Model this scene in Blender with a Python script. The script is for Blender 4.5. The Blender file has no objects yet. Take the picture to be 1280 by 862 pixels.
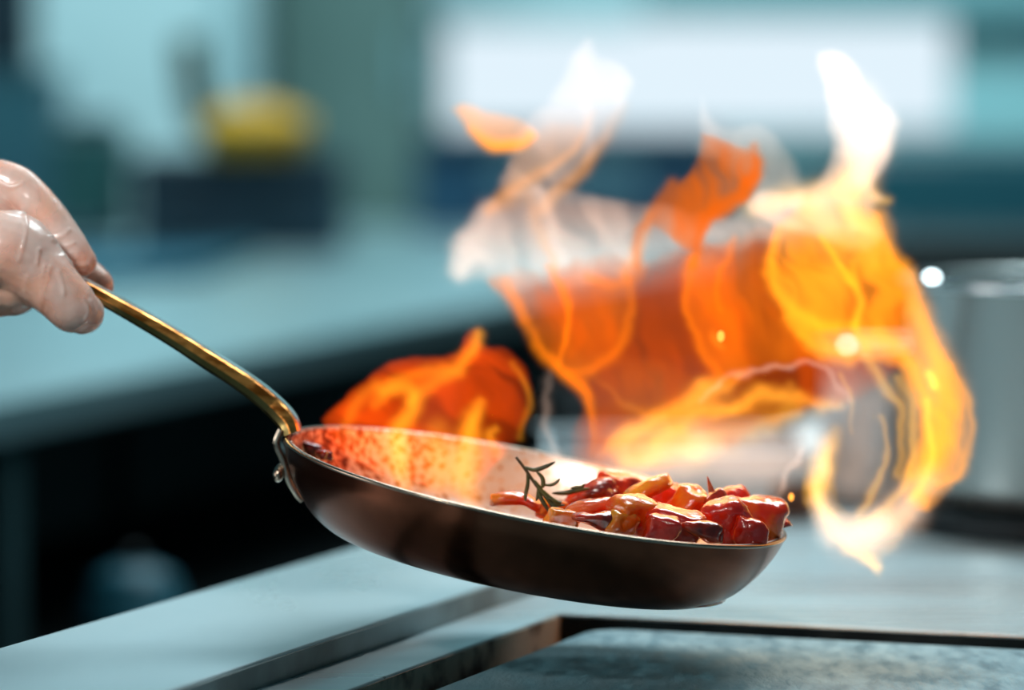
import bpy, bmesh, math, random
import numpy as np
from mathutils import Vector, Matrix, noise
random.seed(7)
S = bpy.context.scene
C = S.collection
R = math.radians

# ------------------------------------------------------------------ camera
F = 1280 * 150 / 36.0
CAM = Vector((0, 0, 1.184))
PITCH = R(4)
FWD = Vector((0, math.cos(PITCH), -math.sin(PITCH)))
UP = Vector((0, math.sin(PITCH), math.cos(PITCH)))
RT = Vector((1, 0, 0))
def W(px, py, d):
    px, py, d = float(px), float(py), float(d)
    return CAM + d * (FWD + (px - 640) / F * RT + (431 - py) / F * UP)
def P(px, py, z):
    v = FWD + (px - 640) / F * RT + (431 - py) / F * UP
    return CAM + v * ((z - CAM.z) / v.z)
cam = bpy.data.cameras.new('camera'); cam.lens = 150; cam.sensor_width = 36
cam.clip_end = 60; cam.clip_start = .05
cam.dof.use_dof = True; cam.dof.focus_distance = 1.94; cam.dof.aperture_fstop = 3.9
co = bpy.data.objects.new('camera', cam); C.objects.link(co)
co.location = CAM; co.rotation_euler = (R(90) - PITCH, 0, 0)
S.camera = co
S.view_settings.view_transform = 'Standard'; S.view_settings.look = 'None'
S.view_settings.exposure = 0; S.view_settings.gamma = 1
S.view_settings.use_curve_mapping = False
S.cycles.use_denoising = True
S.cycles.max_bounces = 10; S.cycles.transparent_max_bounces = 96
S.cycles.glossy_bounces = 5; S.cycles.diffuse_bounces = 4; S.cycles.volume_bounces = 0
S.cycles.sample_clamp_indirect = 6
S.cycles.caustics_reflective = False

# ------------------------------------------------------------------ helpers
def lin(r, g, b):
    f = lambda c: (c / 255 / 12.92) if c / 255 <= .04045 else ((c / 255 + .055) / 1.055) ** 2.4
    return (f(r), f(g), f(b))
def nodes(name):
    m = bpy.data.materials.new(name); m.use_nodes = True
    return m, m.node_tree.nodes, m.node_tree.links
def mat(name, col, rough=.5, metal=0., col2=None, scale=20., bump=0., bscale=None, spec=.5, coat=0.,
        sss=0., lo=.4, hi=.6, stretch=None, detail=4, aniso=0., trans=0., rvar=0.):
    m, N, L = nodes(name)
    b = N['Principled BSDF']
    b.inputs['Base Color'].default_value = (*col, 1); b.inputs['Roughness'].default_value = rough
    b.inputs['Metallic'].default_value = metal; b.inputs['Specular IOR Level'].default_value = spec
    b.inputs['Coat Weight'].default_value = coat; b.inputs['Coat Roughness'].default_value = .08
    b.inputs['Transmission Weight'].default_value = trans
    if sss:
        b.inputs['Subsurface Weight'].default_value = sss; b.inputs['Subsurface Scale'].default_value = .006
        b.inputs['Subsurface Radius'].default_value = (1, .35, .15)
    tc = N.new('ShaderNodeTexCoord'); mp = N.new('ShaderNodeMapping')
    L.new(tc.outputs['Object'], mp.inputs['Vector'])
    if stretch: mp.inputs['Scale'].default_value = stretch
    n = N.new('ShaderNodeTexNoise'); n.inputs['Scale'].default_value = scale; n.inputs['Detail'].default_value = detail
    L.new(mp.outputs[0], n.inputs['Vector'])
    if col2:
        r = N.new('ShaderNodeValToRGB')
        r.color_ramp.elements[0].position = lo; r.color_ramp.elements[0].color = (*col, 1)
        r.color_ramp.elements[1].position = hi; r.color_ramp.elements[1].color = (*col2, 1)
        L.new(n.outputs['Fac'], r.inputs[0]); L.new(r.outputs[0], b.inputs['Base Color'])
    if rvar:
        mr = N.new('ShaderNodeMapRange'); mr.inputs['To Min'].default_value = rough - rvar; mr.inputs['To Max'].default_value = rough + rvar
        mr.inputs['From Min'].default_value = .3; mr.inputs['From Max'].default_value = .7
        L.new(n.outputs['Fac'], mr.inputs['Value']); L.new(mr.outputs[0], b.inputs['Roughness'])
    if bump:
        n2 = N.new('ShaderNodeTexNoise'); n2.inputs['Scale'].default_value = bscale or scale; n2.inputs['Detail'].default_value = 5
        L.new(mp.outputs[0], n2.inputs['Vector'])
        bp = N.new('ShaderNodeBump'); bp.inputs['Strength'].default_value = bump; bp.inputs['Distance'].default_value = .002
        L.new(n2.outputs['Fac'], bp.inputs['Height']); L.new(bp.outputs[0], b.inputs['Normal'])
    return m
def emis(name, col, s):
    m, N, L = nodes(name); N.remove(N['Principled BSDF'])
    e = N.new('ShaderNodeEmission'); e.inputs[0].default_value = (*col, 1); e.inputs[1].default_value = s
    L.new(e.outputs[0], N['Material Output'].inputs['Surface'])
    return m

def obj(name, data, m=None, parent=None, smooth=False):
    """links a bmesh / (verts, faces) as ONE mesh object"""
    me = bpy.data.meshes.new(name)
    if isinstance(data, tuple): me.from_pydata([tuple(v) for v in data[0]], [], data[1])
    else: data.to_mesh(me); data.free()
    o = bpy.data.objects.new(name, me); C.objects.link(o)
    for mm in (m if isinstance(m, (list, tuple)) else [m]):
        if mm: me.materials.append(mm)
    if parent: o.parent = parent
    if smooth: me.polygons.foreach_set('use_smooth', [True] * len(me.polygons))
    me.update()
    return o
def tag(o, label=None, cat=None, group=None, kind=None):
    if label: o['label'] = label
    if cat: o['category'] = cat
    if group: o['group'] = group
    if kind: o['kind'] = kind
    return o
def empty(name, loc, label, cat, group=None):
    o = bpy.data.objects.new(name, None); C.objects.link(o); o.location = loc; o.empty_display_size = .02
    return tag(o, label, cat, group)
def shift(o, parent):
    """mesh was made in world coordinates: store it relative to its (unrotated) parent"""
    if o.data.users == 1: o.data.transform(Matrix.Translation(-parent.location))
    return o
def prism(poly, z0, z1, bev=0.):
    bm = bmesh.new()
    lo = [bm.verts.new((p[0], p[1], z0)) for p in poly]; hi = [bm.verts.new((p[0], p[1], z1)) for p in poly]
    n = len(poly)
    bm.faces.new(hi); bm.faces.new(lo[::-1])
    for i in range(n): bm.faces.new((lo[i], lo[(i + 1) % n], hi[(i + 1) % n], hi[i]))
    bmesh.ops.recalc_face_normals(bm, faces=bm.faces)
    if bev: bmesh.ops.bevel(bm, geom=list(bm.edges), offset=bev, segments=3, affect='EDGES', profile=.5)
    return bm
def box(cx, cy, cz, sx, sy, sz, bev=0., rz=0.):
    bm = bmesh.new(); bmesh.ops.create_cube(bm, size=1)
    bmesh.ops.scale(bm, vec=(sx, sy, sz), verts=bm.verts)
    if bev: bmesh.ops.bevel(bm, geom=list(bm.edges), offset=bev, segments=3, affect='EDGES', profile=.5)
    bmesh.ops.rotate(bm, cent=(0, 0, 0), matrix=Matrix.Rotation(rz, 3, 'Z'), verts=bm.verts)
    bmesh.ops.translate(bm, vec=(cx, cy, cz), verts=bm.verts)
    return bm
def lathe(prof, n=96, closed=False):
    """prof: (r, z) list turned about z"""
    V, Fc = [], []; idx = []
    for r, z in prof:
        if r < 1e-6: idx.append([len(V)] * n); V.append((0, 0, z))
        else:
            idx.append(list(range(len(V), len(V) + n)))
            V += [(r * math.cos(2 * math.pi * k / n), r * math.sin(2 * math.pi * k / n), z) for k in range(n)]
    m = len(prof)
    for i in range(m if closed else m - 1):
        a, b = idx[i], idx[(i + 1) % m]
        for k in range(n):
            q = [a[k], a[(k + 1) % n], b[(k + 1) % n], b[k]]
            q = [v for j, v in enumerate(q) if v != q[j - 1]]
            if len(q) > 2: Fc.append(tuple(q))
    bm = bmesh.new(); vs = [bm.verts.new(v) for v in V]
    for f in Fc: bm.faces.new([vs[i] for i in f])
    bmesh.ops.recalc_face_normals(bm, faces=bm.faces)
    return bm
def crom(pts, n=8):
    """Catmull-Rom through points of any dimension"""
    A = [np.array(p, float) for p in pts]
    A = [2 * A[0] - A[1]] + A + [2 * A[-1] - A[-2]]
    out = []
    for i in range(1, len(A) - 2):
        for k in range(n):
            t = k / n; p0, p1, p2, p3 = A[i - 1:i + 3]
            out.append(.5 * (2 * p1 + (p2 - p0) * t + (2 * p0 - 5 * p1 + 4 * p2 - p3) * t * t + (3 * p1 - p0 - 3 * p2 + p3) * t ** 3))
    out.append(A[-2]); return out
def tube(bm, pts, rad, seg=12, sec=None, up=Vector((0, 1, 0))):
    """sweep a section (list of (u,v) unit shape) along pts with radius list"""
    sec = sec or [(math.cos(2 * math.pi * k / seg), math.sin(2 * math.pi * k / seg)) for k in range(seg)]
    seg = len(sec); rings = []
    for i, p in enumerate(pts):
        p = Vector(p); a = Vector(pts[max(0, i - 1)]); b = Vector(pts[min(len(pts) - 1, i + 1)])
        t = (b - a).normalized(); s = up - t * up.dot(t)
        if s.length < 1e-4: s = Vector((1, 0, 0)) - t * t.x
        s.normalize(); w = t.cross(s).normalized()
        r = rad[i]; ru, rv = r if isinstance(r, (tuple, list)) else (r, r)
        rings.append([bm.verts.new(p + s * (u * ru) + w * (v * rv)) for u, v in sec])
    for i in range(len(rings) - 1):
        for k in range(seg):
            bm.faces.new((rings[i][k], rings[i][(k + 1) % seg], rings[i + 1][(k + 1) % seg], rings[i + 1][k]))
    bm.faces.new(rings[0][::-1]); bm.faces.new(rings[-1])
    return bm

# ------------------------------------------------------------------ light
wd = bpy.data.worlds.new('world'); S.world = wd; wd.use_nodes = True
wd.node_tree.nodes['Background'].inputs[0].default_value = (.10, .33, .40, 1)
wd.node_tree.nodes['Background'].inputs[1].default_value = .20
def area(name, loc, target, sx, sy, power, col):
    l = bpy.data.lights.new(name, 'AREA'); l.shape = 'RECTANGLE'; l.size = sx; l.size_y = sy; l.energy = power; l.color = col
    o = bpy.data.objects.new(name, l); C.objects.link(o); o.location = loc
    o.rotation_euler = (Vector(target) - Vector(loc)).to_track_quat('-Z', 'Y').to_euler()
    return o
area('ceiling_light', (.5, 3.4, 2.9), (.1, 2.2, .9), 1.6, .7, 52, (.80, .96, 1))
sl = bpy.data.lights.new('fill_spot', 'SPOT'); sl.energy = 88; sl.color = (1, .96, .92); sl.shadow_soft_size = .12; sl.spot_size = R(17); sl.spot_blend = .6  # unseen fill added to brighten the gripping hand
so = bpy.data.objects.new('fill_spot', sl); C.objects.link(so); so.location = (-.95, .9, 2.1)
so.rotation_euler = (Vector((-.22, 2.0, 1.07)) - Vector(so.location)).to_track_quat('-Z', 'Y').to_euler()
area('side_fill_light', (-2.7, 1.9, 1.35), (-.2, 2.0, 1.0), 1.0, 1.1, 17, (1, .95, .93))  # unseen panel added to put a bright reflection on the pan's left side
area('hall_light', (0, 5.6, 3.2), (0, 6.9, .9), 3, 1.5, 135, (.76, .96, 1))
lp = bpy.data.lights.new('flame_light', 'POINT'); lp.energy = .28; lp.color = (1, .55, .22); lp.shadow_soft_size = .05
lo = bpy.data.objects.new('flame_light', lp); C.objects.link(lo); lo.location = W(850, 480, 2.07)

s2 = bpy.data.lights.new('fill_spot', 'SPOT'); s2.energy = 95; s2.color = (1, .90, .80); s2.shadow_soft_size = .08; s2.spot_size = R(9); s2.spot_blend = .8  # second unseen fill, added to lift the fronts of the food
s2o = bpy.data.objects.new('fill_spot', s2); C.objects.link(s2o); s2o.location = (-.35, .75, 2.2)
s2o.rotation_euler = (Vector((.07, 2.0, 1.10)) - Vector(s2o.location)).to_track_quat('-Z', 'Y').to_euler()
# ------------------------------------------------------------------ setting
M_wall = mat('wall_paint', lin(96, 140, 146), .7, col2=lin(80, 126, 134), scale=3, lo=.3, hi=.7)
M_floor = mat('floor_tile', lin(16, 30, 34), .6, col2=lin(22, 38, 42), scale=6)
Yw = 8.0
k = Yw / F
def wx(px): return (px - 640) / F * Yw / 1.0
def wz(py): return W(640, py, 1).z * 0 + (CAM + (FWD + (431 - py) / F * UP) * (Yw / (FWD + (431 - py) / F * UP).y)).z
# back wall with a window opening
x0, x1, z0, z1 = wx(545), wx(1420), wz(168), 1.75
V = [(-3, Yw, 0), (3, Yw, 0), (3, Yw, 2.9), (-3, Yw, 2.9), (x0, Yw, z0), (x1, Yw, z0), (x1, Yw, z1), (x0, Yw, z1)]
V += [(v[0], Yw + .15, v[2]) for v in V]
Fc = [(0, 1, 5, 4), (1, 2, 6, 5), (2, 3, 7, 6), (3, 0, 4, 7), (8, 12, 13, 9), (9, 13, 14, 10), (10, 14, 15, 11), (11, 15, 12, 8),
      (4, 5, 13, 12), (5, 6, 14, 13), (6, 7, 15, 14), (7, 4, 12, 15)]
tag(obj('wall_back', (V, Fc), M_wall), kind='structure')
tag(obj('floor', box(0, 4.5, -.02, 7, 9, .04), M_floor), kind='structure')
# window: frame, mullion, frosted bright pane
M_frame = mat('window_frame_paint', lin(150, 195, 200), .5, col2=lin(140, 185, 190), scale=10)
win = bpy.data.objects.new('window_1', None); C.objects.link(win); win.location = (0, Yw, z0); win['kind'] = 'structure'
bm = bmesh.new()
def addbox(bm, ax, bx, ay, by, az, bz):
    g = bmesh.ops.create_cube(bm, size=1)['verts']
    for v in g: v.co = Vector(((ax + bx) / 2 + v.co.x * (bx - ax), (ay + by) / 2 + v.co.y * (by - ay), (az + bz) / 2 + v.co.z * (bz - az)))
for a in ((x0 - .02, x0 + .02, z0, z1), (x1 - .02, x1 + .02, z0, z1), (x0, x1, z0 - .02, z0 + .012), (x0, x1, z1 - .02, z1 + .02)):
    addbox(bm, a[0], a[1], Yw - .02, Yw + .10, a[2], a[3])
shift(obj('window_frame', bm, M_frame, win), win)
mw, N, L = nodes('daylit_glass'); N.remove(N['Principled BSDF'])
e = N.new('ShaderNodeEmission'); e.inputs[0].default_value = (*lin(222, 238, 248), 1); e.inputs[1].default_value = 1.05
L.new(e.outputs[0], N['Material Output'].inputs['Surface'])
xm = wx(1190)
shift(obj('window_pane', box((x0 + xm) / 2, Yw + .05, (z0 + z1) / 2, xm - x0, .01, z1 - z0), mw, win), win)
shift(obj('window_shutter', box((x1 + xm) / 2, Yw + .05, (z0 + z1) / 2, x1 - xm, .02, z1 - z0), mat('shutter', lin(150, 205, 210), .6, col2=lin(140, 198, 200), scale=8), win), win)
# half-lowered roller blind over the top of the window
M_blind = mat('blind_cloth', lin(118, 172, 178), .8, col2=lin(108, 164, 170), scale=30)
rb = obj('roller_blind', box((wx(800) + x1) / 2, Yw - .04, (wz(26) + z1) / 2, x1 - wx(800), .012, z1 - wz(26), .003), M_blind)
tag(rb, 'pale teal roller blind drawn half down over the bright window', 'blind')

rb = obj('roller_blind', box((wx(538) + wx(798)) / 2, Yw - .04, (wz(34) + z1) / 2, wx(798) - wx(538), .012, z1 - wz(34), .003), mat('pale_blind_cloth', lin(178, 218, 224), .8, col2=lin(168, 210, 216), scale=30))
tag(rb, 'paler blind at the left part of the bright window', 'blind')
# ------------------------------------------------------------------ far counter, its line runs away to the right
ZC = .9
E1, E2 = P(0, 502, ZC), P(640, 374, ZC)
dc = (E2 - E1); dc.z = 0; dc.normalize()
nc = Vector((-dc.y, dc.x, 0))                   # to the far side (left)
A = E1 - dc * 1.6; B = E1 + dc * 4.75
M_steel_far = mat('brushed_steel_counter', lin(190, 216, 220), .34, .85, col2=lin(165, 200, 206), scale=2.2, lo=.3, hi=.7)
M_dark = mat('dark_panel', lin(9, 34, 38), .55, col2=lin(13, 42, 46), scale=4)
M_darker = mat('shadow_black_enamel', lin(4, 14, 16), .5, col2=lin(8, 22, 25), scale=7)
ctr = empty('prep_counter', (E1.x, E1.y, 0), 'long pale steel preparation counter running away behind the pan, dark below', 'counter')
YC = 6.9
B2 = E1 + dc * ((YC - E1.y) / dc.y)
poly = [(A.x, A.y), (B2.x, B2.y), (-3, YC), (-3, A.y)]
shift(obj('worktop', prism(poly, ZC - .035, ZC, .004), M_steel_far, ctr), ctr)
bk = .22
def off(p, s, t=0): q = p + nc * s + dc * t; return (q.x, q.y)
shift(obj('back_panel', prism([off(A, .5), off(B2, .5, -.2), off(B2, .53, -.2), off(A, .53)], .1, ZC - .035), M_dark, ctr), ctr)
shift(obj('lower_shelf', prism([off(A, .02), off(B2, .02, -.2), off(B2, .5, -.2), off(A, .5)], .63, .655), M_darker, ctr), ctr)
for px, py in ((28, 600), (560, 470)):
    q = P(px, 500 - px * .2, ZC) + nc * .03
    shift(obj('leg', box(q.x, q.y, .44, .045, .045, .86, .004, math.atan2(dc.y, dc.x)), mat('dull_steel_leg', lin(60, 90, 94), .5, .6), ctr), ctr)
for t0, t1 in ((.12, .72), (.78, 1.5)):
    shift(obj('drawer_front', prism([off(E1, .015, t0), off(E1, .015, t1), off(E1, .03, t1), off(E1, .03, t0)], .70, .84, .002) if 0 else
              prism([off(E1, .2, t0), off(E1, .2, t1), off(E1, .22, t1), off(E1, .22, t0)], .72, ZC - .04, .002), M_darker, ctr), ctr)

M_glint = mat('polished_rim', (.9, .92, .93), .12, 1.)
def pot(name, px, py_base, d, r, h, mt, label, cat, handles=True, lid=False, lipr=.004, zbase=None, group=None):
    c = W(px, py_base, d); z = zbase if zbase is not None else c.z
    root = empty(name, (c.x, c.y, z), label, cat, group)
    prof = [(0, 0), (r * .93, 0), (r * .98, .004), (r, .012), (r, h - .006), (r + lipr, h - .004), (r + lipr, h), (r + lipr * .4, h + .001), (r - .002, h - .002),
            (r - .002, .008), (0, .006)]
    obj('pot_body', lathe(prof, 96), mt, root, True)
    obj('rim', lathe([(r + lipr + .002 * math.cos(t * .785), h - .001 + .002 * math.sin(t * .785)) for t in range(8)], 96, True), M_glint, root, True)
    if handles:
        for s in (-1, 1):
            b = bmesh.new(); a0 = R(35) * s
            pts = []
            for q in crom([(-.03, 0), (-.028, .03), (0, .038), (.028, .03), (.03, 0)], 6):
                v = Vector((q[0], r + q[1] - .002, h * .82)); v.rotate(Matrix.Rotation(math.pi / 2 * s + a0, 3, 'Z')); pts.append(v)
            tube(b, pts, [.004] * len(pts), 10, up=Vector((0, 0, 1)))
            obj('pot_handle', b, mt, root, True)
    if lid:
        obj('lid', lathe([(0, h + .012), (r * .6, h + .008), (r, h + .001), (r, h - .001), (0, h + .004)], 96), mt, root, True)
    return root
M_shelfpot = mat('teal_enamel', lin(34, 96, 112), .45, col2=lin(28, 84, 100), scale=5)
q = P(165, 500, ZC)
sp = empty('stock_pot', (0, 0, 0), 'dim teal round pot on the dark shelf under the far counter', 'pot')
pc = W(168, 660, 3.55); sp.location = (pc.x, pc.y, .655)
obj('pot_body', lathe([(0, 0), (.03, 0), (.042, .01), (.047, .03), (.045, .06), (.036, .082), (.034, .085), (.032, .08), (.04, .05), (.03, .01), (0, .006)], 48), M_shelfpot, sp, True)
obj('lid', lathe([(0, .1), (.02, .097), (.036, .088), (.036, .085), (0, .088)], 48), M_shelfpot, sp, True)
obj('knob', lathe([(0, .112), (.006, .111), (.008, .106), (.004, .1), (0, .099)], 24), M_darker, sp, True)

# ------------------------------------------------------------------ things on / behind the far counter
def bgbox(name, xa, xb, ya, yb, d, depth, m, label, cat, bev=.006, zb=None):
    """a box-like thing whose face spans the given picture rectangle at distance d, standing on the counter or zb"""
    a = W(xa, yb, d); b = W(xb, ya, d); zb = a.z if zb is None else zb
    root = empty(name, ((a.x + b.x) / 2, a.y + depth / 2, zb), label, cat)
    w, h = b.x - a.x, b.z - zb
    o = obj('casing', box(0, 0, h / 2, w, depth, h, bev), m, root)
    return root, w, h
# tall white refrigerator behind the left end
rt, w, h = bgbox('refrigerator', 42, 318, -300, 196, 7.2, .35, mat('white_enamel', lin(172, 206, 211), .35, col2=lin(160, 198, 204), scale=3),
              'tall pale refrigerator at the wall behind the yellow ladle', 'refrigerator', .02, zb=.0)
M_seam = mat('door_seal', lin(120, 170, 178), .6)
obj('door', box(-.005, -.187, h * .5, w * .94, .025, h * .93, .008), mat('fridge_door_enamel', lin(180, 212, 216), .3, col2=lin(168, 204, 210), scale=3), rt)
b = bmesh.new(); tube(b, [(w * .38, -.2, .95), (w * .38, -.225, .97), (w * .38, -.225, 1.3), (w * .38, -.2, 1.32)], [.006] * 4, 8); obj('handle', b, M_seam, rt, True)
# grey green column cabinet
M_col = mat('grey_green_paint', lin(84, 116, 112), .6, col2=lin(76, 108, 104), scale=4)
rt, w, h = bgbox('tall_cabinet', 336, 528, -300, 170, 7.5, .3, M_col, 'tall grey green cabinet between the refrigerator and the window', 'cabinet', .01, zb=.0)
obj('door', box(0, -.16, h * .5, w * .92, .02, h * .9, .004), M_col, rt)
obj('handle', box(w * .38, -.18, 1.15, .012, .02, .12, .003), M_seam, rt)
# dark appliance in the top left corner
M_navy = mat('navy_plastic', lin(6, 40, 54), .5, col2=lin(9, 50, 66), scale=6)
M_tealdk = mat('dark_teal_enamel', lin(18, 74, 86), .5, col2=lin(24, 86, 98), scale=4)
rt, w, h = bgbox('wall_cupboard', -140, 40, -160, 90, 7.7, .3, M_navy, 'dark navy cupboard at the top left corner of the picture', 'cupboard')
obj('door', box(0, -.155, h * .5, w * .94, .015, h * .94, .003), M_navy, rt)
rt, w, h = bgbox('storage_bin', -110, 62, 92, 215, 6.5, .25, mat('slate_blue_plastic', lin(30, 84, 96), .5, col2=lin(24, 74, 88), scale=6),
                 'slate blue bin under the dark corner cupboard', 'bin', zb=.9)
obj('bin_lid', box(0, 0, h, w * 1.04, .26, .012, .004), M_tealdk, rt)
rt, w, h = bgbox('coffee_machine', 64, 150, 165, 300, 6.0, .2, mat('dark_green_enamel', lin(22, 78, 80), .5, col2=lin(28, 88, 88), scale=6),
                 'dark green upright machine left of the low navy crate', 'machine')
obj('drip_tray', box(0, -.12, .012, w * .9, .06, .02, .004), M_navy, rt)
obj('top_cap', box(0, 0, h + .01, w * .7, .16, .02, .006), M_navy, rt)
# navy crate the ladle lies on
rt, w, h = bgbox('plastic_crate', 168, 424, 196, 262, 5.9, .25, mat('navy_crate_plastic', lin(5, 40, 56), .55, col2=lin(7, 48, 64), scale=6),
                 'low navy crate under the yellow ladle on the far counter', 'crate', zb=.9)
obj('rim', box(0, 0, h - .008, w * 1.05, .27, .016, .004), M_navy, rt)
for s in (-1, 1): obj('side_grip', box(s * w * .28, -.132, h * .6, w * .2, .012, .02, .004), M_navy, rt)
ztop = W(300, 196, 5.9).z
q4 = [P(a, b, .9) for a, b in ((-120, 372), (250, 350), (320, 322), (-70, 322))]  # slab added here; its dark colour stands for the counter's dimmer reflection
dt = empty('counter_shade', (q4[0].x, q4[0].y, .9), 'flat slate blue slab added to darken the far counter below the navy crate', 'tray')
shift(obj('shade_slab', prism([(v.x, v.y) for v in q4], .9005, .906, .001), mat('slate_shade', lin(30, 96, 118), .5, col2=lin(24, 84, 104), scale=5), dt), dt)
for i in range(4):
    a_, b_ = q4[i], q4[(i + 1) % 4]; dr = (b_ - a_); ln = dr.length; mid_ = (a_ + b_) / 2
    shift(obj('shade_slab_edge', box(mid_.x, mid_.y, .909, ln, .008, .012, .002, math.atan2(dr.y, dr.x)), M_tealdk, dt), dt)
# yellow ladle
cy = W(315, 190, 5.85)
lad = empty('ladle', (cy.x, cy.y + .05, ztop), 'yellow scoop with an upright olive handle lying on the navy crate', 'ladle')
M_yel = mat('yellow_plastic', lin(200, 158, 14), .6, col2=lin(180, 138, 14), scale=12)
M_oliv = mat('olive_handle_plastic', lin(34, 50, 6), .85, col2=lin(52, 50, 6), scale=12, spec=.1)
prof = [(0, 0), (.048, .001), (.064, .012), (.071, .034), (.070, .058), (.067, .058), (.066, .036), (.058, .018), (0, .008)]
bm = lathe(prof, 48); bmesh.ops.scale(bm, vec=(1.1, .8, 1.0), verts=bm.verts)
obj('scoop_bowl', bm, M_yel, lad, True)
bm = lathe([(0, .06), (.03, .074), (.056, .062), (.06, .05), (0, .05)], 48); bmesh.ops.scale(bm, vec=(1.05, .8, 1.0), verts=bm.verts)
obj('contents', bm, mat('yellow_powder', lin(190, 150, 40), .8, col2=lin(176, 128, 28), scale=30), lad, True)
bm = bmesh.new()
pts = [Vector(p) for p in crom([(-.04, 0, .03), (-.07, 0, .05), (-.083, 0, .09), (-.088, 0, .13), (-.09, 0, .165)], 6)]
tube(bm, pts, [(.029, .020)] * len(pts), 12); obj('handle', bm, M_oliv, lad, True)
# navy casserole and containers under the window
rt, w, h = bgbox('cooking_unit', 520, 900, 178, 262, 6.6, .25, mat('navy_enamel_unit', lin(8, 62, 88), .5, col2=lin(6, 52, 76), scale=4),
                 'low navy cooking unit on the counter under the bright window', 'unit', zb=.9)
obj('lid', box(0, 0, h + .006, w * .98, .28, .012, .004), M_navy, rt)
obj('handle', box(0, -.165, h * .6, w * .5, .02, .012, .003), M_seam, rt)
rt, w, h = bgbox('oven', 1060, 1500, 196, 345, 7.2, .5, mat('dark_teal_oven', lin(22, 84, 96), .45, col2=lin(16, 70, 82), scale=4),
                 'dark teal oven standing at the right below the window', 'oven', zb=0)
obj('oven_door', box(0, -.26, h * .45, w * .9, .03, h * .7, .006), M_tealdk, rt)
obj('handle', box(0, -.29, h * .85, w * .7, .02, .014, .004), M_seam, rt)
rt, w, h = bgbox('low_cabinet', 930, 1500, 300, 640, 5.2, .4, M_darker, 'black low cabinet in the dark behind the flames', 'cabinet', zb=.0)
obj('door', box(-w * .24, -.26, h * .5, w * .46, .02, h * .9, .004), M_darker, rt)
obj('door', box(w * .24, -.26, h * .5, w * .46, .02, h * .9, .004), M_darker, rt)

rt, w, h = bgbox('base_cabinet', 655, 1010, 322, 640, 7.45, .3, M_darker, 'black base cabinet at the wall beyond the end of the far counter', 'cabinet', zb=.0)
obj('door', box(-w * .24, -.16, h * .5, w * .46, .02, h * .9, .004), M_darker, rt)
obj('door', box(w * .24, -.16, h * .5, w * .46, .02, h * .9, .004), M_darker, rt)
# ------------------------------------------------------------------ stove
TH = R(20.6)
ax = Vector((math.sin(TH), math.cos(TH), 0)); bx_ = Vector((math.cos(TH), -math.sin(TH), 0))
ZS, ZL, ZG = .900, .912, .8955
O = P(699, 766, ZS)
def bof(p): return (p - O).dot(bx_)
def pt(a, b): q = O + ax * a + bx_ * b; return (q.x, q.y)
bl = bof(P(215, 748, ZL)); br = bof(P(412, 796, ZL))
bwell = 0.0
A0, A1 = -.75, 1.25
M_steel = mat('worn_steel', lin(222, 238, 242), .32, .55, col2=lin(180, 208, 216), scale=9, lo=.3, hi=.75, rvar=.07, bump=.04, bscale=260, stretch=(1, .25, 1))
M_steelb = mat('stove_top_steel', lin(224, 238, 242), .30, .5, col2=lin(176, 206, 214), scale=7, lo=.3, hi=.75, rvar=.08, stretch=(.3, 1.6, 1))
M_edge = mat('dull_steel_edge', lin(160, 172, 174), .42, .5, col2=lin(128, 134, 132), scale=16, rvar=.08)
M_rust = mat('heat_stained_steel', lin(226, 204, 184), .45, .2, col2=lin(110, 66, 44), scale=38, lo=.48, hi=.66, bump=.2)
M_body = mat('stove_body_black', lin(8, 22, 25), .5, col2=lin(12, 28, 32), scale=5)
st = empty('stove', (O.x, O.y, 0), 'steel commercial stove with raised left ledge and a sunken griddle', 'stove')
A1b = A1
shift(obj('left_ledge', prism([pt(A0, bl), pt(A0, br), pt(A1b, br), pt(A1b, bl)], ZS - .03, ZL, .0012), [M_steel], st), st)
# lip of the ledge, the slightly dull upright face
shift(obj('ledge_face', prism([pt(A0, br - .002), pt(A0, br + .0012), pt(A1b, br + .0012), pt(A1b, br - .002)], ZS - .004, ZL - .0014), M_edge, st), st)
# top with a well: four strips
bR = .95
aN = -.62
bm = bmesh.new()
def strip(a0, a1, b0, b1, z0, z1, bev=.0009):
    t = prism([pt(a0, b0), pt(a0, b1), pt(a1, b1), pt(a1, b0)], z0, z1, bev)
    me = bpy.data.meshes.new('t'); t.to_mesh(me); t.free(); bm.from_mesh(me); bpy.data.meshes.remove(me)
strip(A0, A1, br + .001, 0, ZS - .02, ZS)
strip(0, A1, 0, bR, ZS - .02, ZS)
strip(A0, aN, 0, bR, ZS - .02, ZS)
shift(obj('stove_top', bm, M_steelb, st), st)
bm = bmesh.new()
strip(aN, .0005, -.0015, .0006, ZS - .05, ZS - .0012, 0)
shift(obj('griddle_well', bm, M_rust, st), st)
bm = bmesh.new(); strip(-.0006, .0015, .0, bR, ZS - .05, ZS - .0012, 0)
shift(obj('well_back', bm, mat('dark_well_steel', lin(40, 44, 44), .45, .5, col2=lin(24, 26, 27), scale=30), st), st)  # back wall of the well in dark grey steel
shift(obj('well_floor', prism([pt(aN, 0), pt(aN, bR), pt(0, bR), pt(0, 0)], ZS - .055, ZS - .05), M_darker, st), st)
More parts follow.
